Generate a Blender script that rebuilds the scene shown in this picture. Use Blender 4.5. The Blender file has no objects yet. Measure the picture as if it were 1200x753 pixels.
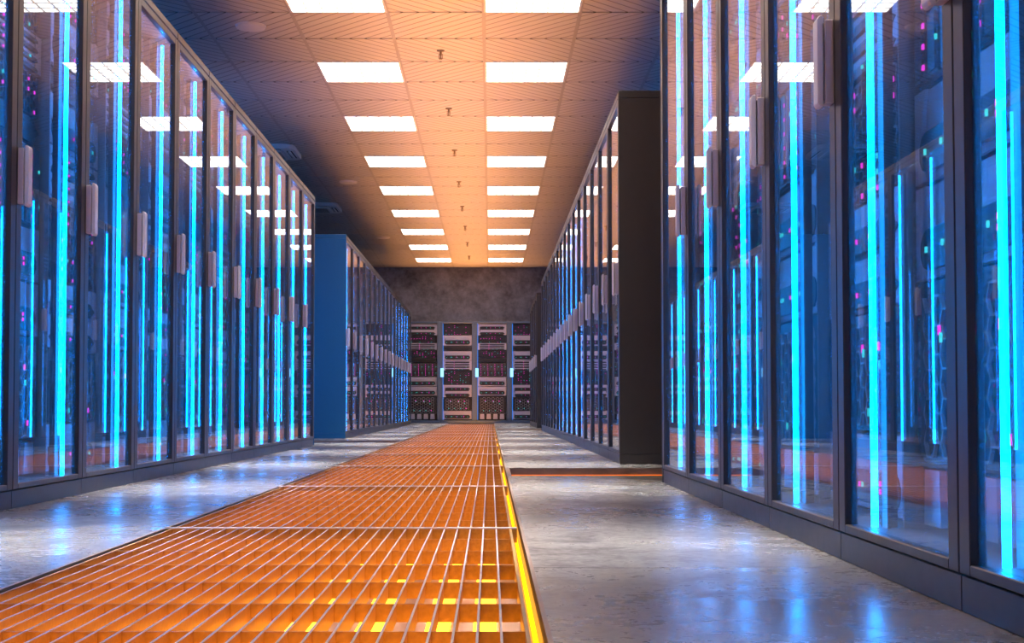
import bpy, bmesh, math, random
from mathutils import Vector
random.seed(7)
SC = bpy.context.scene
COL = SC.collection

# ------------------------------------------------------------------ camera
FPX, PITCH, PX, HY = 1588.0, 0.0363, 574.5, 477.8
CAM_H = 0.2614
cam_d = bpy.data.cameras.new('camera')
cam_d.sensor_fit = 'HORIZONTAL'
cam_d.sensor_width = 36.0
cam_d.lens = FPX / 1200 * 36.0
PY = HY - FPX * math.tan(PITCH)
cam_d.shift_x = (600 - PX) / 1200
cam_d.shift_y = (PY - 376.5) / 1200
cam_d.clip_start = 0.02
cam = bpy.data.objects.new('camera', cam_d)
COL.objects.link(cam)
cam.location = (0, 0, CAM_H)
cam.rotation_euler = (math.pi / 2 + PITCH, 0, 0)
SC.camera = cam

# ------------------------------------------------------------------ world, exposure, light strengths
w = bpy.data.worlds.new('world')
SC.world = w
w.use_nodes = True
w.node_tree.nodes['Background'].inputs[0].default_value = (0.02, 0.03, 0.05, 1)
w.node_tree.nodes['Background'].inputs[1].default_value = 0.3
SC.view_settings.view_transform = 'Standard'
SC.view_settings.look = 'None'
SC.view_settings.gamma = 1.0
SC.view_settings.use_curve_mapping = False
SC.view_settings.exposure = 0.0
PANEL_E = 7.0         # ceiling light diffusers
PANEL_W = 6.6        # narrow downward beam of each ceiling panel, watts
BLUE_E = 38.0          # blue strips in the cabinets
SIDE_E = 26.0         # blue tubes and bar added out of view beyond the cabinets
ORANGE_E = 3.4        # orange strip on the trench wall
BED_E = 6.5           # orange strips on the trench bed
UP_W = 22.0           # narrow-beam orange uplights on the trench bed, watts each
cy = SC.cycles
cy.max_bounces = 7
cy.diffuse_bounces = 4
cy.glossy_bounces = 5
cy.transparent_max_bounces = 28
cy.caustics_reflective = False
cy.caustics_refractive = False
cy.sample_clamp_indirect = 6.0
cy.use_denoising = True

# ------------------------------------------------------------------ dimensions (metres, y runs down the aisle)
XR, XL = 0.603, -1.239          # front planes of the cabinet rows
CH = 1.754                      # cabinet height
CZ = 2.718                      # ceiling height
GX, GY, T = -0.0405, 8.333, 0.6  # ceiling grid origin and tile
R1_END, R2_START, R3_START = 4.752, 6.344, 17.54
L1_END, L2_START = 9.526, 11.623
RACK_Y, WALL_Y = 23.35, 23.6
WX0, WX1, WY0 = GX - 6 * T, GX + 5 * T, -2.2
TR0, TR1 = -0.709, 0.0707       # floor trench

# ------------------------------------------------------------------ materials
def mat(name, col, rough=0.5, metal=0.0, spec=0.5):
    m = bpy.data.materials.new(name)
    m.use_nodes = True
    b = m.node_tree.nodes['Principled BSDF']
    b.inputs['Base Color'].default_value = (*col, 1)
    b.inputs['Roughness'].default_value = rough
    b.inputs['Metallic'].default_value = metal
    b.inputs['Specular IOR Level'].default_value = spec
    return m

def grain(m, scale=60, amount=0.25, rough_amt=0.08, stretch=(1, 1, 1), bump=0.0):
    """fine procedural variation of colour and gloss"""
    nt = m.node_tree
    b = nt.nodes['Principled BSDF']
    tc = nt.nodes.new('ShaderNodeTexCoord')
    mp = nt.nodes.new('ShaderNodeMapping')
    mp.inputs['Scale'].default_value = stretch
    nz = nt.nodes.new('ShaderNodeTexNoise')
    nz.inputs['Scale'].default_value = scale
    nz.inputs['Detail'].default_value = 4
    nt.links.new(tc.outputs['Object'], mp.inputs[0])
    nt.links.new(mp.outputs[0], nz.inputs['Vector'])
    c = b.inputs['Base Color'].default_value[:]
    mx = nt.nodes.new('ShaderNodeMix')
    mx.data_type = 'RGBA'
    mx.inputs[6].default_value = (c[0] * (1 - amount), c[1] * (1 - amount), c[2] * (1 - amount), 1)
    mx.inputs[7].default_value = (min(1, c[0] * (1 + amount)), min(1, c[1] * (1 + amount)), min(1, c[2] * (1 + amount)), 1)
    nt.links.new(nz.outputs['Fac'], mx.inputs[0])
    nt.links.new(mx.outputs[2], b.inputs['Base Color'])
    r = b.inputs['Roughness'].default_value
    mr = nt.nodes.new('ShaderNodeMapRange')
    mr.inputs[3].default_value = max(0.02, r - rough_amt)
    mr.inputs[4].default_value = min(1, r + rough_amt)
    nt.links.new(nz.outputs['Fac'], mr.inputs[0])
    nt.links.new(mr.outputs[0], b.inputs['Roughness'])
    if bump:
        bp = nt.nodes.new('ShaderNodeBump')
        bp.inputs['Strength'].default_value = bump
        bp.inputs['Distance'].default_value = 0.002
        nt.links.new(nz.outputs['Fac'], bp.inputs['Height'])
        nt.links.new(bp.outputs[0], b.inputs['Normal'])
    return m

def emit(name, col, strength):
    m = bpy.data.materials.new(name)
    m.use_nodes = True
    nt = m.node_tree
    nt.nodes.clear()
    e = nt.nodes.new('ShaderNodeEmission')
    e.inputs[0].default_value = (*col, 1)
    e.inputs[1].default_value = strength
    o = nt.nodes.new('ShaderNodeOutputMaterial')
    nt.links.new(e.outputs[0], o.inputs[0])
    return m

def glass_mat():
    m = bpy.data.materials.new('door_glass')
    m.use_nodes = True
    nt = m.node_tree
    nt.nodes.clear()
    L = nt.links.new
    lw = nt.nodes.new('ShaderNodeLayerWeight')
    lw.inputs[0].default_value = 0.5
    pw = nt.nodes.new('ShaderNodeMath'); pw.operation = 'POWER'; pw.inputs[1].default_value = 5.0
    ml = nt.nodes.new('ShaderNodeMath'); ml.operation = 'MULTIPLY_ADD'
    ml.inputs[1].default_value = 0.95; ml.inputs[2].default_value = 0.05
    tr = nt.nodes.new('ShaderNodeBsdfTransparent'); tr.inputs[0].default_value = (0.86, 0.95, 1.0, 1)
    gl = nt.nodes.new('ShaderNodeBsdfGlossy'); gl.inputs['Roughness'].default_value = 0.0
    gl.inputs[0].default_value = (1, 1, 1, 1)
    mx = nt.nodes.new('ShaderNodeMixShader')
    veil = nt.nodes.new('ShaderNodeBsdfTranslucent'); veil.inputs[0].default_value = (0.7, 0.88, 1.0, 1)
    m2 = nt.nodes.new('ShaderNodeMixShader'); m2.inputs[0].default_value = 0.065   # translucent film imitating the bloom around the blue tubes
    o = nt.nodes.new('ShaderNodeOutputMaterial')
    L(tr.outputs[0], m2.inputs[1]); L(veil.outputs[0], m2.inputs[2])
    L(lw.outputs['Facing'], pw.inputs[0]); L(pw.outputs[0], ml.inputs[0]); L(ml.outputs[0], mx.inputs[0])
    L(m2.outputs[0], mx.inputs[1]); L(gl.outputs[0], mx.inputs[2]); L(mx.outputs[0], o.inputs[0])
    return m

def floor_mat():
    m = mat('polished_concrete', (0.2, 0.2, 0.2), 0.3)
    nt = m.node_tree; L = nt.links.new
    b = nt.nodes['Principled BSDF']
    geo = nt.nodes.new('ShaderNodeNewGeometry')
    oi = nt.nodes.new('ShaderNodeObjectInfo')
    ml = nt.nodes.new('ShaderNodeMath'); ml.operation = 'MULTIPLY'; ml.inputs[1].default_value = 23.0
    L(oi.outputs['Random'], ml.inputs[0])
    cb = nt.nodes.new('ShaderNodeCombineXYZ'); L(ml.outputs[0], cb.inputs[2])
    add = nt.nodes.new('ShaderNodeVectorMath'); add.operation = 'ADD'
    L(geo.outputs['Position'], add.inputs[0]); L(cb.outputs[0], add.inputs[1])
    def noise(sc, det, rough=0.6, dist=0.0):
        n = nt.nodes.new('ShaderNodeTexNoise')
        n.inputs['Scale'].default_value = sc; n.inputs['Detail'].default_value = det
        n.inputs['Roughness'].default_value = rough; n.inputs['Distortion'].default_value = dist
        L(add.outputs[0], n.inputs['Vector']); return n
    big, mid, fine = noise(1.7, 6, 0.65, 0.4), noise(7, 8, 0.72, 0.6), noise(55, 6, 0.7)
    def mixv(a, bb, f):
        x = nt.nodes.new('ShaderNodeMix'); x.inputs[0].default_value = f
        L(a, x.inputs[2]); L(bb, x.inputs[3]); return x.outputs[0]
    v = mixv(mixv(big.outputs['Fac'], mid.outputs['Fac'], 0.55), fine.outputs['Fac'], 0.25)
    cr = nt.nodes.new('ShaderNodeValToRGB')
    cr.color_ramp.elements[0].position = 0.38; cr.color_ramp.elements[0].color = (0.04, 0.039, 0.039, 1)
    cr.color_ramp.elements[1].position = 0.66; cr.color_ramp.elements[1].color = (0.36, 0.355, 0.345, 1)
    L(v, cr.inputs[0]); L(cr.outputs[0], b.inputs['Base Color'])
    mr = nt.nodes.new('ShaderNodeMapRange')
    mr.inputs[1].default_value = 0.36; mr.inputs[2].default_value = 0.64
    mr.inputs[3].default_value = 0.45; mr.inputs[4].default_value = 0.14
    L(v, mr.inputs[0]); L(mr.outputs[0], b.inputs['Roughness'])
    bp = nt.nodes.new('ShaderNodeBump'); bp.inputs['Strength'].default_value = 0.25; bp.inputs['Distance'].default_value = 0.002
    L(v, bp.inputs['Height']); L(bp.outputs[0], b.inputs['Normal'])
    return m

def wall_mat():
    m = mat('rough_concrete_wall', (0.15, 0.15, 0.18), 0.75)
    nt = m.node_tree; L = nt.links.new
    b = nt.nodes['Principled BSDF']
    geo = nt.nodes.new('ShaderNodeNewGeometry')
    n1 = nt.nodes.new('ShaderNodeTexNoise'); n1.inputs['Scale'].default_value = 3.2; n1.inputs['Detail'].default_value = 9
    n1.inputs['Roughness'].default_value = 0.72; n1.inputs['Distortion'].default_value = 0.1
    L(geo.outputs['Position'], n1.inputs['Vector'])
    cr = nt.nodes.new('ShaderNodeValToRGB')
    cr.color_ramp.elements[0].position = 0.33; cr.color_ramp.elements[0].color = (0.06, 0.063, 0.08, 1)
    cr.color_ramp.elements[1].position = 0.68; cr.color_ramp.elements[1].color = (0.25, 0.26, 0.33, 1)
    L(n1.outputs['Fac'], cr.inputs[0]); L(cr.outputs[0], b.inputs['Base Color'])
    bp = nt.nodes.new('ShaderNodeBump'); bp.inputs['Strength'].default_value = 0.5; bp.inputs['Distance'].default_value = 0.01
    L(n1.outputs['Fac'], bp.inputs['Height']); L(bp.outputs[0], b.inputs['Normal'])
    return m

def tile_mat(name, world=False):
    """metal ceiling tile with diagonal grooves"""
    m = mat(name, (0.5, 0.48, 0.46), 0.42, 0.0)
    nt = m.node_tree; L = nt.links.new
    b = nt.nodes['Principled BSDF']
    tc = nt.nodes.new('ShaderNodeTexCoord')
    sp = nt.nodes.new('ShaderNodeSeparateXYZ'); L(tc.outputs['Object'], sp.inputs[0])
    ad = nt.nodes.new('ShaderNodeMath'); ad.operation = 'ADD'; L(sp.outputs[0], ad.inputs[0]); L(sp.outputs[1], ad.inputs[1])
    mu = nt.nodes.new('ShaderNodeMath'); mu.operation = 'MULTIPLY'; mu.inputs[1].default_value = 10.0
    L(ad.outputs[0], mu.inputs[0])
    fr = nt.nodes.new('ShaderNodeMath'); fr.operation = 'FRACT'; L(mu.outputs[0], fr.inputs[0])
    pp = nt.nodes.new('ShaderNodeMath'); pp.operation = 'PINGPONG'; pp.inputs[1].default_value = 0.5; L(fr.outputs[0], pp.inputs[0])
    mr = nt.nodes.new('ShaderNodeMapRange'); mr.interpolation_type = 'SMOOTHSTEP'
    mr.inputs[1].default_value = 0.05; mr.inputs[2].default_value = 0.11
    L(pp.outputs[0], mr.inputs[0])
    mx = nt.nodes.new('ShaderNodeMix'); mx.data_type = 'RGBA'
    mx.inputs[6].default_value = (0.25, 0.235, 0.22, 1); mx.inputs[7].default_value = (0.55, 0.53, 0.51, 1)
    L(mr.outputs[0], mx.inputs[0]); L(mx.outputs[2], b.inputs['Base Color'])
    bp = nt.nodes.new('ShaderNodeBump'); bp.inputs['Strength'].default_value = 0.6; bp.inputs['Distance'].default_value = 0.004
    L(mr.outputs[0], bp.inputs['Height']); L(bp.outputs[0], b.inputs['Normal'])
    return m

M = {}
M['frame'] = grain(mat('dark_cabinet_metal', (0.055, 0.052, 0.056), 0.36, 0.25), 40, 0.12, 0.06)
M['body'] = grain(mat('cabinet_sheet_metal', (0.05, 0.047, 0.047), 0.45, 0.1), 30, 0.1, 0.05)
M['body_blue_glow'] = grain(mat('blue_glow_sheet_metal', (0.004, 0.12, 0.25), 0.5, 0.0), 30, 0.06, 0.05)  # blue light on the left end panels is put into their colour
M['inner'] = grain(mat('cabinet_lining', (0.30, 0.30, 0.32), 0.5, 0.1), 30, 0.1, 0.05)
M['glass'] = glass_mat()
M['handle'] = grain(mat('brushed_handle_metal', (0.82, 0.78, 0.86), 0.36, 0.1), 90, 0.08, 0.05, (1, 1, 0.1))
M['handle_dark'] = grain(mat('handle_mount_metal', (0.55, 0.50, 0.66), 0.38, 0.1), 90, 0.08, 0.05)
M['added_halo_plate'] = grain(mat('grey_halo_plate', (0.06, 0.065, 0.075), 0.5), 40, 0.04, 0.04)
M['blue'] = emit('blue_led_tube', (0.0, 0.29, 1.0), BLUE_E)
M['blue_side'] = emit('added_blue_light', (0.01, 0.27, 1.0), SIDE_E)
M['blue_rack'] = emit('blue_rack_strip', (0.01, 0.25, 1.0), 1.6)
M['blue_handle'] = emit('blue_handle_glow', (0.25, 0.62, 1.0), 2.2)  # handles are no lamps; blue light reflected on them is put in as emission
M['orange'] = emit('orange_led_strip', (1.0, 0.34, 0.004), ORANGE_E)
M['orange_cross'] = emit('orange_cross_strip', (1.0, 0.19, 0.01), 1.3)
M['orange_bed'] = emit('orange_bed_strip', (1.0, 0.38, 0.02), BED_E)
M['panel'] = emit('white_diffuser', (1.0, 0.92, 0.84), PANEL_E)
M['panel_frame'] = grain(mat('white_light_frame', (0.75, 0.74, 0.72), 0.4), 30, 0.04, 0.03)
M['floor'] = floor_mat()
M['wall'] = wall_mat()
M['tile'] = tile_mat('grooved_ceiling_tile')
M['ceil'] = grain(mat('ceiling_void', (0.03, 0.028, 0.026), 0.7), 10, 0.2, 0.05)
M['rail'] = grain(mat('ceiling_rail', (0.42, 0.40, 0.38), 0.4, 0.3), 30, 0.06, 0.04)
M['grate_top'] = grain(mat('ceiling_lit_steel', (0.55, 0.53, 0.56), 0.4, 0.3), 60, 0.12, 0.08)  # tops of the same bars kept pale, ceiling light painted into the colour
M['grate'] = grain(mat('orange_glow_steel', (0.40, 0.22, 0.05), 0.42, 0.2), 120, 0.4, 0.12, (1, 1, 1), 0.3)  # grating bars: orange LED glow painted into the steel colour
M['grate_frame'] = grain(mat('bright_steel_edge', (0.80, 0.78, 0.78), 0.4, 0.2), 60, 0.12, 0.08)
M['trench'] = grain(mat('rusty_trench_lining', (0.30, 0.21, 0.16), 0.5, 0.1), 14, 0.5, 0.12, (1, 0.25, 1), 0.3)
M['edge'] = grain(mat('trench_edge_trim', (0.40, 0.38, 0.40), 0.5, 0.0), 40, 0.1, 0.06)
M['silver'] = grain(mat('server_silver', (0.56, 0.52, 0.62), 0.38, 0.35), 60, 0.08, 0.05)
M['black'] = grain(mat('server_black', (0.022, 0.021, 0.024), 0.42, 0.1), 60, 0.2, 0.06)
M['grey'] = grain(mat('server_grey', (0.075, 0.072, 0.08), 0.42, 0.2), 60, 0.15, 0.06)
M['hex'] = grain(mat('hexagon_wire', (0.40, 0.36, 0.40), 0.4, 0.4), 60, 0.1, 0.05)
M['magenta'] = emit('magenta_status_light', (1.0, 0.03, 0.62), 2.0)
M['cyan'] = emit('cyan_status_light', (0.06, 0.75, 0.72), 1.6)
M['white_plastic'] = grain(mat('white_plastic', (0.80, 0.78, 0.76), 0.45), 40, 0.05, 0.04)
M['vent_dark'] = grain(mat('vent_shadow', (0.02, 0.02, 0.022), 0.6), 20, 0.2, 0.05)
M['brass'] = grain(mat('sprinkler_brass', (0.30, 0.22, 0.14), 0.35, 0.8), 80, 0.15, 0.08)
M['post'] = grain(mat('rack_post_metal', (0.12, 0.17, 0.27), 0.4, 0.2), 40, 0.08, 0.05)

# ------------------------------------------------------------------ mesh helpers
class MB:
    def __init__(s):
        s.v, s.f, s.m = [], [], []
    def box(s, x0, x1, y0, y1, z0, z1, m=0):
        if x0 > x1: x0, x1 = x1, x0
        if y0 > y1: y0, y1 = y1, y0
        n = len(s.v)
        s.v += [(x0, y0, z0), (x1, y0, z0), (x1, y1, z0), (x0, y1, z0), (x0, y0, z1), (x1, y0, z1), (x1, y1, z1), (x0, y1, z1)]
        for q in ((0, 3, 2, 1), (4, 5, 6, 7), (0, 1, 5, 4), (1, 2, 6, 5), (2, 3, 7, 6), (3, 0, 4, 7)):
            s.f.append(tuple(n + i for i in q)); s.m.append(m)
        return s
    def prism(s, pts, y0, y1, m=0):
        """polygon in x,z (counter-clockwise seen from -y), from y0 (front) to y1"""
        n = len(s.v); k = len(pts)
        s.v += [(x, y0, z) for x, z in pts] + [(x, y1, z) for x, z in pts]
        s.f.append(tuple(range(n, n + k))); s.m.append(m)
        s.f.append(tuple(range(n + 2 * k - 1, n + k - 1, -1))); s.m.append(m)
        for i in range(k):
            j = (i + 1) % k
            s.f.append((n + j, n + i, n + k + i, n + k + j)); s.m.append(m)
        return s
    def cyl(s, cx, cy_, z0, z1, r0, r1=None, seg=24, m=0):
        r1 = r0 if r1 is None else r1
        n = len(s.v)
        for z, r in ((z0, r0), (z1, r1)):
            for i in range(seg):
                a = 2 * math.pi * i / seg
                s.v.append((cx + r * math.cos(a), cy_ + r * math.sin(a), z))
        s.f.append(tuple(range(n + seg - 1, n - 1, -1))); s.m.append(m)
        s.f.append(tuple(range(n + seg, n + 2 * seg))); s.m.append(m)
        for i in range(seg):
            j = (i + 1) % seg
            s.f.append((n + i, n + j, n + seg + j, n + seg + i)); s.m.append(m)
        return s
    def bar(s, p, q, hw, y0, y1, m=0):
        """thin straight bar between two x,z points, half width hw, y0..y1 deep"""
        dx, dz = q[0] - p[0], q[1] - p[1]
        l = math.hypot(dx, dz) or 1
        nx, nz = -dz / l * hw, dx / l * hw
        s.prism([(p[0] - nx, p[1] - nz), (q[0] - nx, q[1] - nz), (q[0] + nx, q[1] + nz), (p[0] + nx, p[1] + nz)], y0, y1, m)
        return s
    def merge(s, o, dx=0, dy=0, dz=0, remap=None):
        n = len(s.v)
        s.v += [(x + dx, y + dy, z + dz) for x, y, z in o.v]
        s.f += [tuple(n + i for i in f) for f in o.f]
        s.m += [remap[i] if remap else i for i in o.m]
        return s
    def mesh(s, name, mats, bevel=0.0, smooth=False):
        me = bpy.data.meshes.new(name)
        me.from_pydata(s.v, [], s.f)
        for k in mats: me.materials.append(M[k])
        me.polygons.foreach_set('material_index', s.m)
        if bevel:
            bm = bmesh.new(); bm.from_mesh(me)
            bmesh.ops.bevel(bm, geom=list(bm.edges), offset=bevel, segments=1, affect='EDGES', clamp_overlap=True)
            bm.to_mesh(me); bm.free()
        if smooth:
            me.polygons.foreach_set('use_smooth', [True] * len(me.polygons))
        me.update()
        return me

def ob(name, me, parent=None, loc=(0, 0, 0), rz=0.0, kind=None):
    o = bpy.data.objects.new(name, me)
    COL.objects.link(o)
    o.location = loc
    o.rotation_euler = (0, 0, rz)
    if parent: o.parent = parent
    if kind: o['kind'] = kind
    return o

def tag(o, label, cat, group=None):
    o['label'] = label; o['category'] = cat
    if group: o['group'] = group
    return o

ORD = ['', 'first', 'second', 'third', 'fourth', 'fifth', 'sixth', 'seventh', 'eighth', 'ninth', 'tenth', 'eleventh',
       'twelfth', 'thirteenth', 'fourteenth', 'fifteenth', 'sixteenth', 'seventeenth', 'eighteenth']

# ------------------------------------------------------------------ floor: concrete slabs around the trenches
FT = 0.30   # slab thickness
floor_root = ob('floor', MB().box(WX0, WX1, WY0, WALL_Y + 0.9, -FT - 0.05, -FT).mesh('floor_subbase', ['trench']), kind='structure')
CROSS_R = [(5.26, 5.93), (16.35, 17.05)]
CROSS_L = [(10.3, 10.95)]
def slab_run(x0, x1, cuts, joints):
    ys = [WY0]
    segs = []
    y = WY0
    edges = sorted([(c[0], c[1]) for c in cuts] + [(j, j) for j in joints])
    for a, b in edges:
        if a > y: segs.append((y, a))
        y = b
    segs.append((y, WALL_Y + 0.9))
    for a, b in segs:
        g = 0.0015
        ob('floor_slab', MB().box(x0, x1, a + (g if a != WY0 else 0), b - g, -FT, 0).mesh('floor_slab', ['floor']), floor_root)
slab_run(TR1, WX1, CROSS_R, [2.23, 8.9, 11.9, 14.9, 20.0])
slab_run(WX0, TR0, CROSS_L, [1.2, 4.2, 7.2, 13.9, 16.9, 19.9])
# trench lining, its edge trims
b = MB()
b.box(TR0, TR1, WY0, RACK_Y, -0.172, -0.165)
b.box(TR1 - 0.004, TR1, WY0, RACK_Y, -0.165, -0.05)
b.box(TR0, TR0 + 0.004, WY0, RACK_Y, -0.165, -0.05)
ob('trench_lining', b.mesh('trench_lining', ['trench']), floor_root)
for x0, x1 in ((TR1 - 0.006, TR1), (TR0, TR0 + 0.006)):
    ob('trench_edge', MB().box(x0, x1, WY0, RACK_Y, -0.003, 0.0008).mesh('trench_edge', ['trench']), floor_root)
    ob('trench_gasket', MB().box(x0, x1, WY0, RACK_Y, -0.022, -0.003).mesh('trench_gasket', ['vent_dark']), floor_root)
    ob('trench_lip', MB().box(x0, x1, WY0, RACK_Y, -0.050, -0.022).mesh('trench_lip', ['edge']), floor_root)
# ledges the grating panels rest on
for x0, x1 in ((TR0 + 0.004, TR0 + 0.016),):
    ob('trench_ledge', MB().box(x0, x1, WY0, RACK_Y, -0.036, -0.030).mesh('trench_ledge', ['edge']), floor_root)
for side, cuts in ((1, CROSS_R), (-1, CROSS_L)):
    for y0, y1 in cuts:
        xa, xb = (TR1 + 0.012, 1.95) if side > 0 else (-2.6, TR0 - 0.012)
        b = MB()
        b.box(xa, xb, y0, y1, -0.12, -0.115)
        b.box(xa, xb, y1 - 0.004, y1, -0.115, -0.002)
        b.box(xa, xb, y0, y0 + 0.004, -0.115, -0.002)
        b.box(xa - 0.012 * side if side > 0 else xb, xa if side > 0 else xb + 0.012, y0, y1, -0.165, 0.0)
        ob('cross_trench_lining', b.mesh('cross_trench_lining', ['trench']), floor_root)

# ------------------------------------------------------------------ walls
def struct(name, mb, k):
    return ob(name, mb.mesh(name, [k]), kind='structure')
b = MB()
b.box(WX0, WX1, WALL_Y, WALL_Y + 0.12, CH + 0.004, CZ + 0.06)        # above the racks
b.box(WX0, WX1, WALL_Y + 0.9, WALL_Y + 1.0, -FT, CZ)                 # back of the niche
b.box(WX0, WX1, WALL_Y + 0.12, WALL_Y + 0.9, CH + 0.02, CH + 0.1)
struct('wall_back', b, 'wall')
struct('wall_left', MB().box(WX0 - 0.1, WX0, WY0, WALL_Y + 1.0, -FT, CZ + 0.06), 'wall')
struct('wall_right', MB().box(WX1, WX1 + 0.1, WY0, WALL_Y + 1.0, -FT, CZ + 0.06), 'wall')
struct('wall_front', MB().box(WX0, WX1, WY0 - 0.1, WY0, -FT, CZ + 0.06), 'wall')

# ------------------------------------------------------------------ ceiling: void, rails, tiles
ceil = struct('ceiling', MB().box(WX0, WX1, WY0, WALL_Y + 0.12, CZ + 0.02, CZ + 0.06), 'ceil')
for k in range(-5, 5):
    x = GX + k * T
    ob('ceiling_rail', MB().box(x - 0.012, x + 0.012, WY0, WALL_Y, CZ - 0.001, CZ + 0.019).mesh('ceiling_rail', ['rail']), ceil)
tile_me = MB().box(-0.289, 0.289, -0.290, 0.290, -0.006, 0.006).mesh('ceiling_tile', ['tile'], 0.002)
LIGHT_ROWS = range(-4, 9)
AC_ROWS = (7, 13)
m0, m1 = -17, 25
rest = MB()
for m in range(m0, m1):
    yc = GY + (m + 0.5) * T
    for k in range(-6, 5):
        xc = GX + (k + 0.5) * T
        n3 = (m + 1) % 3 == 0 and (m + 1) // 3 in LIGHT_ROWS
        if k in (0, -2) and n3: continue
        if k == -4 and m in AC_ROWS: continue
        if -4 <= k <= 2 and m >= -3:
            ob('ceiling_tile', tile_me, ceil, (xc, yc, CZ + 0.004), math.pi / 2 if m % 2 else 0.0)
        else:
            rest.box(xc - 0.289, xc + 0.289, yc - 0.2975, yc + 0.2975, CZ - 0.002, CZ + 0.010)
for k in range(-6, 5):
    xc = GX + (k + 0.5) * T
    rest.box(xc - 0.289, xc + 0.289, GY + m1 * T + 0.0025, WALL_Y, CZ - 0.002, CZ + 0.010)
ob('ceiling_tile_field', rest.mesh('ceiling_tile_field', ['tile']), ceil, kind='stuff')

# ------------------------------------------------------------------ ceiling lights
lm = bpy.data.materials.new('translucent_louvre'); lm.use_nodes = True
nt = lm.node_tree; nt.nodes.clear()
n1 = nt.nodes.new('ShaderNodeBsdfDiffuse'); n1.inputs[0].default_value = (0.8, 0.8, 0.8, 1)
n2 = nt.nodes.new('ShaderNodeBsdfTranslucent'); n2.inputs[0].default_value = (0.95, 0.93, 0.9, 1)
n3 = nt.nodes.new('ShaderNodeMixShader'); n3.inputs[0].default_value = 0.45
n4 = nt.nodes.new('ShaderNodeOutputMaterial')
nt.links.new(n1.outputs[0], n3.inputs[1]); nt.links.new(n2.outputs[0], n3.inputs[2]); nt.links.new(n3.outputs[0], n4.inputs[0])
M['louvre'] = lm
def panel_meshes():
    fr = MB(); h = 0.299; t = 0.014
    fr.box(-h, h, -h, -h + t, -0.008, 0.012).box(-h, h, h - t, h, -0.008, 0.012)
    fr.box(-h, -h + t, -h + t, h - t, -0.008, 0.012).box(h - t, h, -h + t, h - t, -0.008, 0.012)
    di = MB().box(-h + t, h - t, -h + t, h - t, -0.006, 0.010)
    g = MB(); inner = h - t; p = 2 * inner / 6
    for i in range(1, 6):
        c = -inner + i * p
        g.box(c - 0.007, c + 0.007, -inner, inner, -0.011, -0.0062)
        g.box(-inner, inner, c - 0.007, c + 0.007, -0.0112, -0.0064)
    return fr.mesh('light_frame', ['panel_frame'], 0.0015), di.mesh('light_diffuser', ['panel']), g.mesh('light_louvre', ['louvre'])
PM = panel_meshes()
pl = bpy.data.lights.new('panel_beam', 'AREA')
pl.shape = 'SQUARE'; pl.size = 0.55; pl.energy = PANEL_W; pl.color = (1.0, 0.94, 0.88); pl.spread = math.radians(24)
for n in LIGHT_ROWS:
    for k, side in ((-2, 'left'), (0, 'right')):
        r = ob('ceiling_light', None, None, (GX + (k + 0.5) * T, GY - T / 2 + 1.8 * n, CZ + 0.002))
        ob('frame', PM[0], r); ob('diffuser', PM[1], r); ob('louvre_grid', PM[2], r)
        ob('beam', pl, r, (0, 0, -0.014))
        if n >= 0:
            lab = f'square white ceiling light panel, {ORD[9 - n]} from the back wall in the {side} column'
        else:
            lab = f'square white ceiling light panel overhead, {ORD[-n]} one behind the view in the {side} column'
        tag(r, lab, 'ceiling light', 'square ceiling light panels')

# sprinklers
sp = MB()
sp.cyl(0, 0, -0.002, 0.006, 0.024, 0.028, 16)
sp2 = MB().cyl(0, 0, -0.030, 0.0, 0.007, 0.008, 10)
sp3 = MB().cyl(0, 0, -0.056, -0.052, 0.011, 0.013, 16)
sp4 = MB().box(-0.014, -0.010, -0.003, 0.003, -0.052, -0.018).box(0.010, 0.014, -0.003, 0.003, -0.052, -0.018).cyl(0, 0, -0.052, -0.028, 0.004, 0.004, 8)
SPM = (sp.mesh('sprinkler_rose', ['brass']), sp2.mesh('sprinkler_stem', ['brass']), sp3.mesh('sprinkler_deflector', ['brass']), sp4.mesh('sprinkler_yoke', ['brass']))
for n in range(8):
    r = ob('fire_sprinkler', None, None, (GX - 0.3, GY + 0.9 + 1.8 * n, CZ - 0.008))
    ob('rose', SPM[0], r); ob('stem', SPM[1], r); ob('deflector', SPM[2], r); ob('yoke', SPM[3], r)
    tag(r, f'small brass fire sprinkler on the ceiling, {ORD[n + 1]} from the camera between the lights', 'sprinkler', 'ceiling sprinklers')

# round ceiling speakers
b = MB().cyl(0, 0, -0.014, 0.0, 0.092, 0.100, 40)
b2 = MB().cyl(0, 0, -0.016, -0.0142, 0.080, 0.080, 40)
SPK = (b.mesh('speaker_rim', ['white_plastic']), b2.mesh('speaker_grille', ['white_plastic']))
for i, m in enumerate((0, 10, 18)):
    r = ob('ceiling_speaker', None, None, (GX - 2.5 * T, GY + (m + 0.5) * T, CZ - 0.002))
    ob('rim', SPK[0], r); ob('grille', SPK[1], r)
    tag(r, ('large-looking round ceiling disc nearest the camera, left of the lights', 'round ceiling disc between the two ceiling air units and lights',
            'small round ceiling disc closest to the back wall')[i], 'ceiling speaker', 'round ceiling discs')

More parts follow.
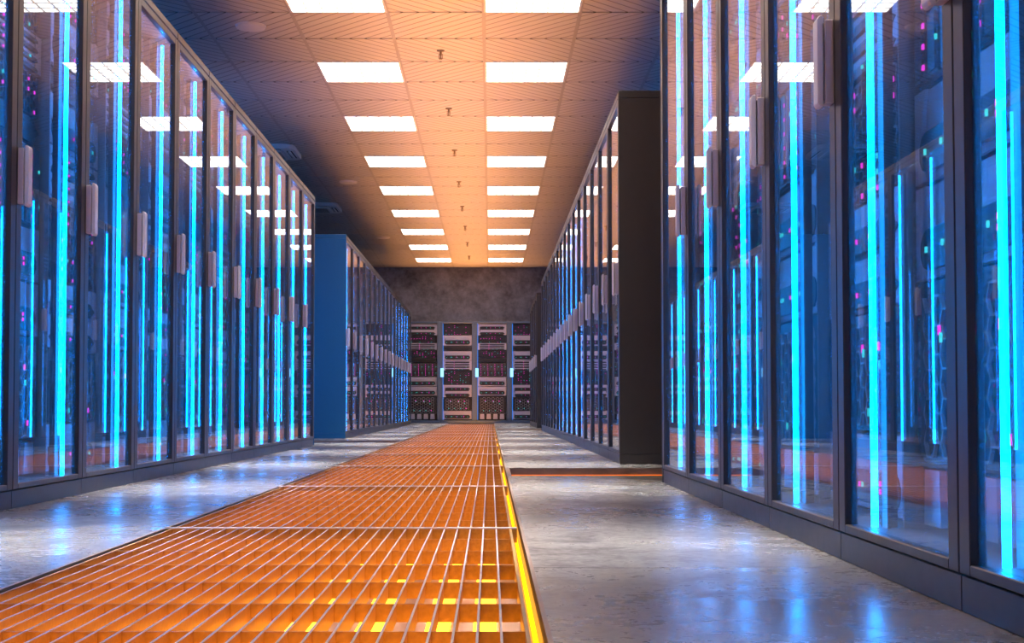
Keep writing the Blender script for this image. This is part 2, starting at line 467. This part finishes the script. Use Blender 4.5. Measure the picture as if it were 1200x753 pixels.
# ceiling cassette air units
def rounded(hx, hz, r, n=5):
    pts = []
    for cx, cz, a0 in ((hx - r, -hz + r, -90), (hx - r, hz - r, 0), (-hx + r, hz - r, 90), (-hx + r, -hz + r, 180)):
        for i in range(n + 1):
            a = math.radians(a0 + 90 * i / n)
            pts.append((cx + r * math.cos(a), cz + r * math.sin(a)))
    return pts
def flat(mb):   # x,y,z -> x,z,-y : prism front faces down
    mb.v = [(x, z, y) for x, y, z in mb.v]
    mb.f = [tuple(reversed(f)) for f in mb.f]
    return mb
ac_body = flat(MB().prism(rounded(0.31, 0.31, 0.09), -0.045, 0.0))
ac_face = flat(MB().prism(rounded(0.20, 0.20, 0.03), -0.058, -0.0455))
ac_slot = MB(); ac_flap = MB()
for sx in (-1, 1):
    ac_slot.box(sx * 0.225, sx * 0.275, -0.18, 0.18, -0.0462, -0.044)
    ac_slot.box(-0.18, 0.18, sx * 0.225, sx * 0.275, -0.0462, -0.044)
    ac_flap.box(sx * 0.238, sx * 0.262, -0.175, 0.175, -0.054, -0.0465)
    ac_flap.box(-0.175, 0.175, sx * 0.238, sx * 0.262, -0.054, -0.0465)
ac_gr = MB()
for i in range(9):
    ac_gr.box(-0.17, 0.17, -0.165 + i * 0.04, -0.155 + i * 0.04, -0.0595, -0.058)
ACM = (ac_body.mesh('air_unit_body', ['white_plastic'], 0.006), ac_face.mesh('air_unit_face', ['white_plastic'], 0.003),
       ac_slot.mesh('air_outlet', ['vent_dark']), ac_flap.mesh('air_flap', ['white_plastic']), ac_gr.mesh('intake_grille', ['vent_dark']))
for i, m in enumerate(AC_ROWS):
    r = ob('ceiling_air_unit', None, None, (GX - 3.5 * T, GY + (m + 0.5) * T, CZ))
    for nm, me in zip(('body', 'face_panel', 'air_outlet', 'flap_set', 'intake_grille'), ACM): ob(nm, me, r)
    tag(r, ('rounded ceiling air unit above the left row, nearer one', 'rounded ceiling air unit at the end of the near left row, farther one')[i], 'air conditioner', 'ceiling air units')

# ------------------------------------------------------------------ orange strips in the trenches
b = MB().box(TR1 - 0.011, TR1 - 0.0045, WY0 + 0.1, RACK_Y - 0.1, -0.064, -0.057)
tag(ob('orange_light_strip', b.mesh('orange_light_strip', ['orange'])), 'glowing orange light strip on the right wall of the floor trench', 'light strip', 'orange trench strips')
b = MB().box(TR0 + 0.0045, TR0 + 0.014, WY0 + 0.1, RACK_Y - 0.1, -0.066, -0.056)
tag(ob('orange_light_strip', b.mesh('orange_light_strip', ['orange'])), 'orange light strip under the left edge of the floor grating', 'light strip', 'orange trench strips')
for i, x in enumerate((-0.62, -0.49, -0.36, -0.23, -0.10, -0.01)):
    b = MB().box(x - 0.022, x + 0.022, WY0 + 0.1, RACK_Y - 0.1, -0.1645, -0.152)
    tag(ob('orange_bed_strip', b.mesh('orange_bed_strip', ['orange_bed'])), f'orange light strip on the trench bed, {ORD[i + 1]} from the left under the grating', 'light strip', 'orange bed strips')
for i in range(15):
    ld = bpy.data.lights.new('orange_uplight', 'AREA')
    ld.shape = 'RECTANGLE'; ld.size = 0.6; ld.size_y = 1.3
    ld.energy = UP_W; ld.color = (1.0, 0.38, 0.10); ld.spread = math.radians(56)
    lo = bpy.data.objects.new('orange_uplight', ld); COL.objects.link(lo)
    lo.location = (-0.32, 0.6 + 1.575 * i, -0.148); lo.rotation_euler = (math.pi, 0, 0)
for side, cuts in ((1, CROSS_R), (-1, CROSS_L)):
    for i, (y0, y1) in enumerate(cuts):
        xa, xb = (TR1 + 0.02, 1.9) if side > 0 else (-2.5, TR0 - 0.02)
        b = MB().box(xa, xb, y1 - 0.010, y1 - 0.0045, -0.035, -0.0295)
        tag(ob('orange_light_strip', b.mesh('orange_light_strip', ['orange_cross'])),
            ('orange light strip in the cross trench before the dark end panel' if i == 0 else 'orange light strip in the far right cross trench') if side > 0
            else 'orange light strip in the cross trench between the left rows', 'light strip', 'orange cross trench strips')

# ------------------------------------------------------------------ floor grating panels
G0, G1, GP, GL = -0.692, 0.046, 2.9546, 1.575
def grating_meshes():
    fr = MB()
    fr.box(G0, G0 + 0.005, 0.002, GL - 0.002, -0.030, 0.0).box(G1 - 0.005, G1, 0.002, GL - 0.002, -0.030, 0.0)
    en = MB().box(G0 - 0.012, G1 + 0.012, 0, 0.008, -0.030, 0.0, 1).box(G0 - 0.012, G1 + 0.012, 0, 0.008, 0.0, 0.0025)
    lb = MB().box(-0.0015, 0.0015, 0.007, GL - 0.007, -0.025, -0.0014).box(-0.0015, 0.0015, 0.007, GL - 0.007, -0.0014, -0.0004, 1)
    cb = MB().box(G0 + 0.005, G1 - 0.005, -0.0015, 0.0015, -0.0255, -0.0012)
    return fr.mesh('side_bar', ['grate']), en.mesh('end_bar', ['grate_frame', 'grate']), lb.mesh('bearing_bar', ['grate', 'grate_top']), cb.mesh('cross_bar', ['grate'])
GM = grating_meshes()
NB = 25
bxs = [G0 + 0.005 + (G1 - G0 - 0.01) * (i + 1) / (NB + 1) for i in range(NB)]
grid = MB()
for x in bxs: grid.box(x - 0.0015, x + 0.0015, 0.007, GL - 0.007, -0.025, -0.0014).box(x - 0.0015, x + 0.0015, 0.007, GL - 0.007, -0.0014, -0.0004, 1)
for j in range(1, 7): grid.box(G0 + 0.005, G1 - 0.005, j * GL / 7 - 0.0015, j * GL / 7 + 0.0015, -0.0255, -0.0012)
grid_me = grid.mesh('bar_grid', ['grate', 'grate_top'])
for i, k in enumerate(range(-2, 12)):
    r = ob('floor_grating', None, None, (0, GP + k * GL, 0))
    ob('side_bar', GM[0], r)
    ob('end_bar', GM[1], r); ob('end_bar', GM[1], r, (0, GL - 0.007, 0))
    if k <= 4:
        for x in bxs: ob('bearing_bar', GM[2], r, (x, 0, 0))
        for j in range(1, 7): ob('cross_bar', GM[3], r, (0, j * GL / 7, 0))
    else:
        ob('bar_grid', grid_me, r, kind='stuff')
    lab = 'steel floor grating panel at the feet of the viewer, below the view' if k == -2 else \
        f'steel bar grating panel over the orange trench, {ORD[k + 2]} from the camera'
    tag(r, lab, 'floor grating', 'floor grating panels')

# ------------------------------------------------------------------ server units (front faces -y, centred on x, z from 0)
SW, SD = 0.53, 0.55
MATS = ['grey', 'silver', 'black', 'hex', 'magenta', 'cyan']
def pill(x0, x1, z0, z1, n=5):
    r = (z1 - z0) / 2; zc = (z0 + z1) / 2
    pts = []
    for i in range(n + 1):
        a = math.radians(-90 + 180 * i / n); pts.append((x1 - r + r * math.cos(a), zc + r * math.sin(a)))
    for i in range(n + 1):
        a = math.radians(90 + 180 * i / n); pts.append((x0 + r + r * math.cos(a), zc + r * math.sin(a)))
    return pts
def lens(x0, x1, z0, z1):
    zc = (z0 + z1) / 2; c = (z1 - z0) * 1.1
    return [(x0, zc), (x0 + c, z0), (x1 - c, z0), (x1, zc), (x1 - c, z1), (x0 + c, z1)]
def dots(lst, sx=0.0032, sz=0.005, y=-0.012):
    """lst of (x, z, 'm'|'c')"""
    b = MB()
    for x, z, c in lst: b.box(x - sx, x + sx, y - 0.003, y, z - sz, z + sz, 4 if c == 'm' else 5)
    return b
def hexgrid(x0, x1, z0, z1, s, hw, y0, y1):
    b = MB(); seen = set()
    W, H = 1.5 * s, math.sqrt(3) * s
    nc, nr = int((x1 - x0) / W) + 2, int((z1 - z0) / H) + 2
    for c in range(nc):
        for r in range(nr):
            cx = x0 + c * W; cz = z0 + r * H + (H / 2 if c % 2 else 0)
            p = [(cx + s * math.cos(math.radians(60 * i)), cz + s * math.sin(math.radians(60 * i))) for i in range(6)]
            for i in range(6):
                a, q = p[i], p[(i + 1) % 6]
                if not (x0 <= min(a[0], q[0]) and max(a[0], q[0]) <= x1 and z0 <= min(a[1], q[1]) and max(a[1], q[1]) <= z1): continue
                key = (round((a[0] + q[0]) * 5000), round((a[1] + q[1]) * 5000))
                if key in seen: continue
                seen.add(key); b.bar(a, q, hw, y0, y1, 3)
    return b
W2 = SW / 2
def chassis(h, ears=True, plate=1):
    b = MB()
    b.box(-W2 + 0.012, W2 - 0.012, 0.004, SD, 0.001, h - 0.001, 0)
    if ears:
        # ears with a chevron notch on the left one
        b.prism([(-W2, 0.002), (-W2 + 0.055, 0.002), (-W2 + 0.030, h / 2), (-W2 + 0.055, h - 0.002), (-W2, h - 0.002)], -0.010, 0.004, plate)
        b.box(W2 - 0.050, W2, -0.010, 0.004, 0.002, h - 0.002, plate)
    return b
def t_pill(h):
    b = chassis(h)
    b.box(-W2 + 0.045, W2 - 0.050, -0.004, 0.004, h * 0.52, h - 0.004, 1)
    b.box(-W2 + 0.045, W2 - 0.050, -0.003, 0.004, 0.003, h * 0.12, 1)
    s = MB().prism(pill(-W2 + 0.03, W2 - 0.03, h * 0.10, h * 0.52), -0.013, 0.003, 2)
    d = [(-0.20, h * .31, 'c'), (-0.12, h * .33, 'c'), (-0.10, h * .33, 'c'), (-0.02, h * .33, 'm'), (0.0, h * .33, 'c'), (0.08, h * .34, 'c'), (0.12, h * .28, 'm'), (0.12, h * .38, 'm'), (0.19, h * .3, 'c')]
    return [('chassis', b), ('slot', s), ('status_lights', dots(d, y=-0.013))]
def t_thin(h, n=4):
    b = chassis(h)
    p = h / n; s = MB()
    for i in range(n):
        b.box(-W2 + 0.04, W2 - 0.045, -0.006, 0.004, i * p + p * 0.55, (i + 1) * p - 0.001, 1)
        s.prism(lens(-W2 + 0.03, W2 - 0.03, i * p + p * 0.08, i * p + p * 0.52), -0.011, 0.003, 2)
    d = [(-0.06, p * (i + .35), 'm') for i in range(n)] + [(0.02, p * .35, 'c'), (0.09, p * .35, 'c'), (0.16, p * 1.35, 'c')]
    return [('chassis', b), ('slot', s), ('status_lights', dots(d, 0.0045, 0.0035, y=-0.011))]
def t_mesh(h, seed=1):
    b = chassis(h, False)
    b.box(-W2, W2, -0.002, 0.004, 0.002, h - 0.002, 2)
    g = hexgrid(-W2 + 0.03, W2 - 0.03, 0.006, h - 0.006, 0.0165, 0.0014, -0.008, -0.002)
    g.m = [0] * len(g.m)
    rr = random.Random(seed); d = []
    for i in range(9):
        for j in range(max(1, int(h / 0.03))):
            if rr.random() < 0.3: d.append((-0.21 + i * 0.0525, 0.012 + j * 0.03, 'm' if rr.random() < 0.7 else 'c'))
    return [('chassis', b), ('hex_grille', g), ('status_lights', dots(d, 0.003, 0.005, y=-0.008))]
def t_blank(h):
    b = chassis(h, False)
    b.prism(lens(-W2, W2, 0.003, h - 0.003), -0.006, 0.004, 2)
    s = MB().box(-W2 + 0.05, W2 - 0.05, -0.009, -0.006, h * 0.72, h * 0.78, 0)
    return [('chassis', b), ('cover_rib', s)]
def t_lens(h):
    b = chassis(h); s = MB(); p = h / 2
    for i in range(2):
        b.box(-W2 + 0.045, W2 - 0.050, -0.005, 0.004, i * p + p * 0.55, (i + 1) * p - 0.002, 1)
        s.prism(lens(-W2 + 0.025, W2 - 0.025, i * p + p * 0.1, i * p + p * 0.55), -0.012, 0.003, 2)
    d = [(x, p * (i + .33), c) for i in range(2) for x, c in ((-0.10, 'c'), (0.06, 'm'), (0.14, 'c'), (-0.03, 'm'))]
    return [('chassis', b), ('slot', s), ('status_lights', dots(d, y=-0.012))]
def t_hex(h):
    b = chassis(h, False)
    b.prism(rounded(W2, h / 2 - 0.002, min(0.045, h * 0.4)), -0.010, 0.004, 2)
    b.v = [(x, y, z + h / 2) if i >= 8 else (x, y, z) for i, (x, y, z) in enumerate(b.v)]
    g = hexgrid(-W2 + 0.035, W2 - 0.035, 0.012, h - 0.012, 0.0275, 0.0018, -0.016, -0.010)
    d = [(-0.13, h * .72, 'm'), (-0.123, h * .68, 'c'), (0.02, h * .70, 'm'), (0.027, h * .66, 'c'), (0.13, h * .7, 'm'), (0.137, h * .55, 'c'),
         (-0.16, h * .16, 'c'), (-0.05, h * .16, 'c'), (0.06, h * .16, 'c'), (0.16, h * .16, 'm')]
    return [('chassis', b), ('hex_grille', g), ('status_lights', dots(d, 0.004, 0.008, y=-0.016))]
def t_drive(h):
    b = chassis(h, False)
    b.box(-W2, W2, -0.002, 0.004, 0.002, h - 0.002, 2)
    s = MB(); d = []
    for i in range(8):
        x = -0.2275 + i * 0.065
        s.box(x - 0.027, x + 0.027, -0.012, -0.002, 0.008, h - 0.008, 0)
        s.box(x - 0.018, x + 0.018, -0.015, -0.012, 0.014, h * 0.45, 2)
        for j in range(6):
            if i % 2 == 0: d.append((x + 0.02, h * (0.12 + 0.145 * j), 'm'))
            elif j % 3 == 1: d.append((x + 0.02, h * (0.12 + 0.145 * j), 'c'))
    return [('chassis', b), ('drive_tray', s), ('status_lights', dots(d, 0.004, 0.0045, y=-0.012))]
def t_tabs(h):
    b = chassis(h, False)
    b.box(-W2, W2, -0.002, 0.004, 0.002, h - 0.002, 2)
    s = MB()
    for i in range(4):
        x = -0.185 + i * 0.123
        s.prism([(x - 0.042, 0.004), (x + 0.042, 0.004), (x + 0.036, h - 0.006), (x - 0.036, h - 0.006)], -0.014, -0.002, 1)
    return [('chassis', b), ('metal_tab', s)]
TYPES = {'pill': (t_pill, 'silver server with a dark rounded slot'), 'thin': (t_thin, 'silver server with four thin slots'),
         'mesh': (t_mesh, 'black mesh-front server with magenta lights'), 'blank': (t_blank, 'plain black blanking cover'),
         'lens': (t_lens, 'silver server with two pointed slots'), 'hex': (t_hex, 'black server with a hexagon grille'),
         'drive': (t_drive, 'drive server with magenta light columns'), 'tabs': (t_tabs, 'black floor unit with four silver tabs')}
LAY_A = [('mesh', .185), ('pill', .175), ('blank', .085), ('pill', .155), ('thin', .165), ('mesh2', .235), ('lens', .205), ('hex', .22), ('pill', .145)]
LAY_B = [('lens', .19), ('mesh', .125), ('thin', .115), ('mesh2', .125), ('blank', .08), ('drive', .235), ('pill', .155), ('pill', .155), ('hex', .29), ('tabs', .1)]
CACHE = {}
def unit_meshes(kind, h):
    key = (kind, h)
    if key not in CACHE:
        fn = TYPES['mesh' if kind == 'mesh2' else kind][0]
        parts = fn(h, 5) if kind == 'mesh2' else fn(h)
        out = []
        for nm, mb in parts:
            used = sorted(set(mb.m)); mp = {u: i for i, u in enumerate(used)}
            c = MB(); c.v, c.f, c.m = mb.v, mb.f, [mp[i] for i in mb.m]
            out.append((nm, c.mesh('server_' + nm, [MATS[u] for u in used])))
        CACHE[key] = (out, parts)
    return CACHE[key]
def place_unit(kind, h, parent, loc, rz):
    out, _ = unit_meshes(kind, h)
    o = ob('server_unit', out[0][1], parent, loc, rz)
    for nm, me in out[1:]:
        ob(nm, me, o, kind='stuff' if nm == 'status_lights' else None)
    return o
def layout(lay, z_top):
    z = z_top
    for kind, h in lay:
        h = round(h * 1.052, 4)
        z -= h
        yield kind, round(h - 0.004, 4), z + 0.002
Z_TOP = CH - 0.04
STACK = {}
for nm, lay in (('A', LAY_A), ('B', LAY_B)):
    big = MB()
    for kind, h, z in layout(lay, Z_TOP):
        for pn, mb in unit_meshes(kind, h)[1]: big.merge(mb, 0, 0, z)
    STACK[nm] = big.mesh('server_stack', MATS)

# ------------------------------------------------------------------ glass-door cabinets (x = into the cabinet * s)
CW, CD = 0.6, 1.0
def cab_meshes(s):
    r = {}
    bx = lambda b, u0, u1, y0, y1, z0, z1, m=0: b.box(s * u0, s * u1, y0, y1, z0, z1, m)
    b = MB()                                                         # carcass
    bx(b, 0.95, CD, 0.001, CW - 0.001, 0.05, CH - 0.036, 1)
    bx(b, 0.11, 0.95, CW - 0.010, CW - 0.001, 0.05, CH - 0.036, 1)
    bx(b, 0.022, 0.95, 0.001, CW - 0.001, 0.0485, 0.054, 1)
    bx(b, 0.022, CD, 0.001, CW - 0.001, CH - 0.036, CH - 0.0345, 1)
    r['carcass'] = b.mesh('cabinet_carcass', ['body', 'inner'])
    b = MB(); bx(b, 0.0, CD, 0.0008, CW - 0.0008, CH - 0.034, CH)
    r['top_cap'] = b.mesh('cabinet_top', ['frame'], 0.005)
    b = MB(); bx(b, 0.003, CD - 0.02, 0.001, CW - 0.001, 0.0, 0.047)
    r['plinth'] = b.mesh('cabinet_plinth', ['frame'], 0.0012)
    b = MB()                                                         # door frame
    for y0, y1 in ((0.002, 0.040), (CW - 0.040, CW - 0.002)):
        bx(b, 0.0, 0.022, y0, y1, 0.0495, CH - 0.036)
    bx(b, 0.0, 0.022, 0.040, CW - 0.040, 0.0495, 0.064); bx(b, 0.0, 0.022, 0.040, CW - 0.040, CH - 0.062, CH - 0.036)
    r['door'] = b.mesh('cabinet_door_frame', ['frame'], 0.0015)
    b = MB(); bx(b, 0.010, 0.012, 0.0401, CW - 0.0401, 0.0641, CH - 0.0621)
    r['glass_pane'] = b.mesh('cabinet_glass', ['glass'])
    b = MB()                                                         # two-piece handle, chamfered ends
    bx(b, -0.0145, 0.0, 0.008, 0.034, 0.796, 0.944, 1)
    pts = [(-0.0185, 0.790), (-0.0185, 0.950), (-0.0245, 0.950), (-0.029, 0.944), (-0.029, 0.796), (-0.0245, 0.790)]
    bx(b, -0.0185, -0.0145, 0.014, 0.028, 0.800, 0.940, 2)
    p = [(s * u, z) for u, z in pts]
    if s < 0: p = p[::-1]
    b.prism(p[::-1], 0.006, 0.036, 0)
    r['handle'] = b.mesh('door_handle', ['handle', 'handle_dark', 'frame'], 0.001)
    b = MB()
    uc, yc, rad = 0.062, CW, 0.006                                   # light tube on the line between two bays
    b.cyl(s * uc, yc, 0.056, CH - 0.058, rad, rad, 10)
    r['led_tube'] = b.mesh('led_tube', ['blue'], 0, True)
    b = MB(); bx(b, 0.074, 0.080, CW - 0.034, CW - 0.0012, 0.056, CH - 0.05)  # plate added behind the tube to catch its light as a halo
    bx(b, 0.080, 0.098, CW - 0.012, CW - 0.0012, 0.056, CH - 0.05)
    r['added_halo_plate'] = b.mesh('led_halo_plate', ['added_halo_plate'])
    b = MB(); bx(b, 0.0, CD, -0.0155, 0.0, 0.048, CH - 0.036)
    bx(b, 0.0, CD, -0.0145, 0.0, 0.0, 0.0475); bx(b, 0.0, CD, -0.0155, 0.0, CH - 0.0345, CH)
    r['end_panel'] = b.mesh('cabinet_end_panel', ['body' if s > 0 else 'body_blue_glow'], 0.0015)
    return r
CM = {1: cab_meshes(1), -1: cab_meshes(-1)}
def cabinet(s, y0, label, group, detail, lay, near_end=False, far_end=False):
    me = CM[s]
    r = ob('server_cabinet', None, None, (XR if s > 0 else XL, y0, 0))
    for k in ('carcass', 'top_cap', 'plinth'): ob(k, me[k], r)
    d = ob('door', me['door'], r)
    ob('glass_pane', me['glass_pane'], d); ob('handle', me['handle'], d)
    t = ob('led_tube', me['led_tube'], r); ob('added_halo_plate', me['added_halo_plate'], t)
    if near_end: ob('end_panel', me['end_panel'], r)
    if far_end: ob('end_panel', me['end_panel'], r, (0, CW + 0.0155, 0))
    rz = -math.pi / 2 if s > 0 else math.pi / 2
    yc = 0.037 + SW / 2 - 0.012
    if detail:
        for kind, h, z in layout(LAY_A if lay == 'A' else LAY_B, Z_TOP):
            place_unit(kind, h, r, (s * 0.135, yc, z), rz)
    else:
        ob('server_stack', STACK[lay], r, (s * 0.135, yc, 0), rz, 'stuff')
    return tag(r, label, 'server cabinet', group)
for j in range(9):
    lab = f'glass-door server cabinet in the near right row, {ORD[j + 1]} from its far end'
    cabinet(1, R1_END - CW * (j + 1), lab, 'near right row of server cabinets', j < 6, 'AB'[(j + 1) % 2], near_end=(j == 8), far_end=(j == 0))
for j in range(16):
    lab = f'glass-door server cabinet in the middle right row, {ORD[j + 1]} from the dark end panel' if j else \
        'first glass-door server cabinet of the middle right row, showing its dark end panel'
    cabinet(1, R2_START + CW * j, lab, 'middle right row of server cabinets', False, 'AB'[j % 2], near_end=(j == 0), far_end=(j == 15))
for j in range(5):
    lab = f'glass-door server cabinet in the far right row by the back wall, {ORD[j + 1]} from the camera'
    cabinet(1, R3_START + CW * j, lab, 'far right row of server cabinets', False, 'AB'[j % 2], near_end=(j == 0), far_end=(j == 4))
for j in range(15):
    lab = f'glass-door server cabinet in the near left row, {ORD[j + 1]} from its far end'
    cabinet(-1, L1_END - CW * (j + 1), lab, 'near left row of server cabinets', j < 11, 'AB'[j % 2], near_end=(j == 14), far_end=(j == 0))
for j in range(16):
    lab = f'glass-door server cabinet in the far left row, {ORD[j + 1]} from the blue-lit end panel' if j else \
        'first glass-door server cabinet of the far left row, showing its blue-lit end panel'
    cabinet(-1, L2_START + CW * j, lab, 'far left row of server cabinets', False, 'AB'[j % 2], near_end=(j == 0), far_end=(j == 15))

# ------------------------------------------------------------------ open racks along the back wall
b = MB()
b.box(-0.2992, -0.252, 0, 0.8, 0.03, CH - 0.03, 0).box(0.252, 0.2992, 0, 0.8, 0.03, CH - 0.03, 0)
posts = b
RK = {}
RK['post'] = MB().box(-0.0235, 0.0235, 0, 0.8, 0.05, CH - 0.03).mesh('rack_post', ['post'], 0.002)
RK['top_beam'] = MB().box(-0.2992, 0.2992, 0, 0.82, CH - 0.03, CH).mesh('rack_top_beam', ['post'], 0.002)
RK['base'] = MB().box(-0.2992, 0.2992, -0.004, 0.82, 0.0, 0.05).mesh('rack_base', ['post'], 0.002)
RK['back_panel'] = MB().box(-0.252, 0.252, 0.77, 0.80, 0.05, CH - 0.03).mesh('rack_back_panel', ['black'])
RK['handle'] = MB().box(-0.026, 0.026, -0.034, -0.014, 0.795, 0.945).box(-0.016, 0.016, -0.014, 0.0, 0.81, 0.93).mesh('rack_handle', ['blue_handle'], 0.003)
RK['led_strip'] = MB().box(-0.250, -0.244, 0.012, 0.020, 0.055, CH - 0.035).mesh('rack_led_strip', ['blue_rack'])
RX = -0.867
NAMES = {-1: 'leftmost open rack', 0: 'second open rack', 1: 'third open rack', 2: 'rightmost open rack'}
for i in range(-4, 6):
    xc = RX + (i + 0.5) * 0.5995
    if xc - 0.3 < WX0 or xc + 0.3 > WX1: continue
    r = ob('open_server_rack', None, None, (xc, RACK_Y, 0))
    for sx in (-1, 1): ob('post', RK['post'], r, (sx * 0.276, 0, 0))
    for k in ('top_beam', 'base', 'back_panel', 'led_strip'): ob(k, RK[k], r)
    hd = ob('handle', RK['handle'], r, (-0.262, 0, 0)); hd['label'] = 'handle with blue reflected light put in as glow'
    lay = 'B' if i % 2 else 'A'
    if i in NAMES:
        tag(r, f'grey {NAMES[i]} along the back wall, counted from the left', 'server rack', 'open racks at the back wall')
        items = list(layout(LAY_A if lay == 'A' else LAY_B, CH - 0.04))
        for q, (kind, h, z) in enumerate(items):
            o = place_unit(kind, h, None, (xc, RACK_Y + 0.055, z + 0.055 * 0), 0.0)
            o.scale = (0.93, 1, 1)
            desc = TYPES['mesh' if kind == 'mesh2' else kind][1]
            pos = 'top unit' if q == 0 else 'bottom unit' if q == len(items) - 1 else ORD[q + 1] + ' from top'
            tag(o, f'{desc}, {pos} in the {NAMES[i]}', 'server', 'servers in the open back racks')
    else:
        st = ob('server_stack', STACK[lay], r, (0, 0.055, 0), 0.0, 'stuff'); st.scale = (0.93, 1, 1)
        tag(r, f'grey open rack hidden behind the {"left" if i < 0 else "right"} cabinets, {ORD[abs(i) if i < 0 else i]} place from the grating', 'server rack', 'open racks at the back wall')

# ------------------------------------------------------------------ unseen blue tubes added on the outer aisle walls to tint the ceiling
tb = MB().cyl(0, 0, 0.3, 2.3, 0.022, 0.022, 12).mesh('added_tube', ['blue_side'], 0, True)
tk = MB().box(-0.03, 0.03, -0.03, 0.03, 0.25, 0.30).box(-0.03, 0.03, -0.03, 0.03, 2.30, 2.35).mesh('tube_holder', ['frame'])
for side, xs, ys in (('left', WX0 + 0.08, (5.2, 8.0, 9.9)), ('right', WX1 - 0.08, (8.3, 10.4, 19.5))):
    for i, y in enumerate(ys):
        r = ob('added_blue_tube', None, None, (xs, y, 0))
        ob('tube', tb, r); ob('holder', tk, r)
        tag(r, f'added unseen blue tube on the {side} side wall behind the cabinets, {ORD[i + 1]} along', 'added light', 'added blue aisle tubes')

# unseen blue bar added on the near left row, washing the end panel opposite
lb_me = MB().box(-0.05, 0.05, 0.012, 0.03, 0.2, 1.6).mesh('bar_diffuser', ['blue_side'])
lh_me = MB().box(-0.065, 0.065, 0.0, 0.012, 0.17, 1.63).mesh('bar_housing', ['frame'], 0.002)
r = ob('added_blue_bar', None, None, (-1.75, L1_END + 0.0165, 0))
ob('diffuser', lb_me, r); ob('housing', lh_me, r)
tag(r, 'added unseen blue bar on the far end of the near left row', 'light bar')
